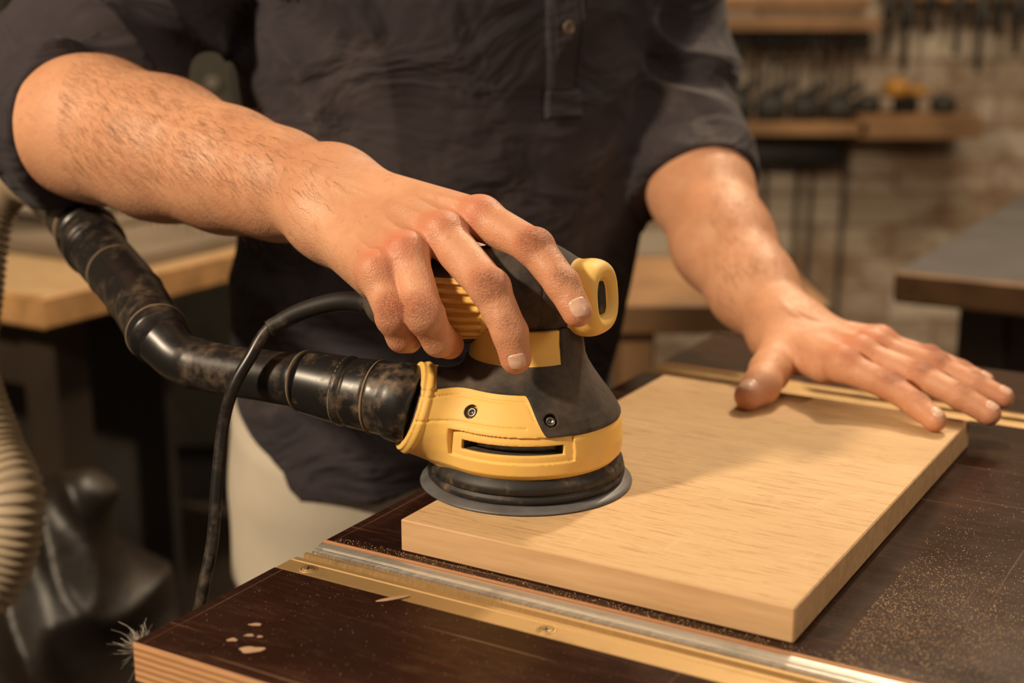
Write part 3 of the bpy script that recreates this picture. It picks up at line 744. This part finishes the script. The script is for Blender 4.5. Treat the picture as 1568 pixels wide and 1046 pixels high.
for i in range(11):
    x=.93+i*.055+.01*math.sin(i*5); h=.16+.05*math.sin(i*2.1); mb.lathe([(0,.008),(h*.5,.008),(h*.55,.016),(h,.013)],(x,3.60,1.20-h),n=10)
for i in range(4):
    x=.56+i*.085; s=.8+.4*math.sin(i*3+1)**2; mb.box((x,3.58,.88+.03*s),(.075,.06,.06*s),bev=.012); mb.lathe([(0,.012),(.05,.012),(.07,.006)],(x,3.58,.88+.06*s),(.8,0,.5),n=10)
for i in range(3):
    x=.89+i*.095; mb.lathe([(0,.03),(.03,.035),(.045,.012)],(x,3.60,.898),n=10)
for x,h in((.60,.5),(.655,.62),(.74,.55),(.775,.42),(.86,.6)): mb.lathe([(0,.004),(h,.004)],(x,3.68,.85-h),n=8); mb.box((x,3.68,.85-h),(.05,.02,.02),bev=.004)
mb.box((.72,3.64,.79),(.24,.04,.07),bev=.01)
mb.obj('hanging_tools',DARK,rk,True)
mb=MB()
for i in range(12):
    x=.50+i*.033+.008*math.sin(i*5); h=.10+.05*math.sin(i*2.7)**2; mb.lathe([(0,.003),(h,.003)],(x,3.69,1.02-h),n=8); mb.box((x,3.685,1.02-h),(.018,.012,.012),bev=.003)
mb.obj('hanging_clamps',simple('dull_iron',(.12,.09,.065),.5,.6),rk,False)
mb=MB(); mb.lathe([(0,.024),(.012,.032),(.03,.030),(.042,.014)],(.945,3.55,.945),(0,-.3,1),n=20); mb.box((.985,3.55,.955),(.07,.022,.022),0,bev=.01)
mb.obj('yellow_tape_measure',simple('amber_plastic',(.42,.20,.03),.5),rk,False)
mb=MB(); mb.box((-1.35,3.45,.95),(1.5,.45,1.9)); 
for i in range(3): mb.box((-1.85+i*.5,3.215,1.0),(.46,.02,1.7),1); mb.lathe([(0,.01),(.03,.014)],(-1.66+i*.5,3.2,1.0),(0,-1,0),12,2)
mb.obj('storage_cabinet',[DARK,simple('cabinet_door_grey_green',(.045,.042,.030),.6),STEEL])
mb=MB(); mb.box((-.35,3.55,.60),(.35,.25,1.2),0); 
for i in range(4): mb.box((-.35,3.42,.15+i*.3),(.31,.02,.26),1)
mb.obj('drawer_unit',[WOODD,DARK])
mb=MB(); mb.lathe([(0,.14),(.01,.155),(.42,.185),(.43,.195),(.445,.195),(.445,.18),(.05,.15)],(1.02,1.86,.197),n=40,cap=False)
mb.lathe([(0,.0),(.001,.15)],(1.02,1.86,.20),n=40,cap=False)
mb.obj('white_tub',simple('white_plastic',(.70,.66,.60),.5),rt)
mb=MB()
for dx in(-.10,.10):
    for dy in(-.12,.12): mb.box((.27+dx,2.0+dy,.38),(.045,.045,.76),0,bev=.003)
mb.box((.27,2.0,.78),(.30,.34,.04));mb.box((.27,1.87,.60),(.20,.02,.06));mb.box((.27,2.13,.60),(.20,.02,.06));mb.box((.27,1.87,.25),(.20,.02,.06))
mb.obj('wooden_stool',WOODD)
def bag(P):
    d=union([ell(V(-.55,1.47,.26),(.20,.15,.28)),ell(V(-.52,1.47,.47),(.15,.12,.16)),cone(V(-.50,1.48,.58),V(-.47,1.47,.66),.06,.04)],.06)(P)
    return np.maximum(d,.002-P[:,2])
def bagf(P):
    x,y,z=P.T; return .009*rdg(46*x+34*y+2.5*np.sin(19*z+16*x))+.007*rdg(53*z+31*x+3*np.sin(25*x))
sdf_mesh('black_rubbish_bag',bag,(-.85,1.26,-.02),(-.25,1.70,.80),.007,simple('dusty_black_polythene',(.012,.008,.006),.45,0,.5,12,.5,.01),None,2,bagf)
vs=[];fs=[]
x0,y0,_=tw(-.050,-.150)
for i in range(150):
    p=Vector((x0,y0,.893));d=Vector((random.gauss(-.5,.5),random.gauss(.1,.5),random.gauss(0,.4)))
    for k in range(5):
        q=p+d*.0014; s=Vector((.00005,.00003,.00004)); j=len(vs); vs+=[p-s,p+s,q+s,q-s]; fs.append((j,j+1,j+2,j+3)); p=q; d+=Vector((random.gauss(0,.7),random.gauss(0,.7),random.gauss(0,.7)))
mesh_obj('lint_tuft',vs,fs,simple('grey_lint',(.5,.45,.4),.9),wb)

# ---------------------------------------------------------------- light
def area(n,loc,tgt,e,s,c):
    l=bpy.data.lights.new(n,'AREA');l.energy=e;l.size=s;l.color=c;o=bpy.data.objects.new(n,l);link(o);o.location=loc
    o.rotation_euler=(Vector(tgt)-Vector(loc)).to_track_quat('-Z','Y').to_euler(); return o
area('lamp_key',(-1.35,-.05,2.05),(0,.9,.95),68,.16,(1.,.79,.55))
area('lamp_back_right',(.75,2.1,2.35),(.2,.95,.92),36,.10,(1.,.78,.53))
area('fill_right',(1.5,-.1,1.9),(.2,.9,.92),12,.5,(1.,.80,.58))  # added fill that lightens the board's right edge, not a room lamp
area('lamp_ceiling',(.3,.3,3.1),(.1,1.,.9),10,1.2,(1.,.82,.60))
area('fill_background',(.9,2.2,3.1),(.8,3.6,.8),80,1.,(1.,.80,.56))  # unseen fill added to make the back wall lighter
w=bpy.data.worlds.new('world');SC.world=w;w.use_nodes=True;w.node_tree.nodes['Background'].inputs[0].default_value=(1,.78,.57,1);w.node_tree.nodes['Background'].inputs[1].default_value=.22
SC.view_settings.view_transform='Standard'
try: SC.view_settings.look='None'
except Exception: pass
SC.view_settings.exposure=-0.55
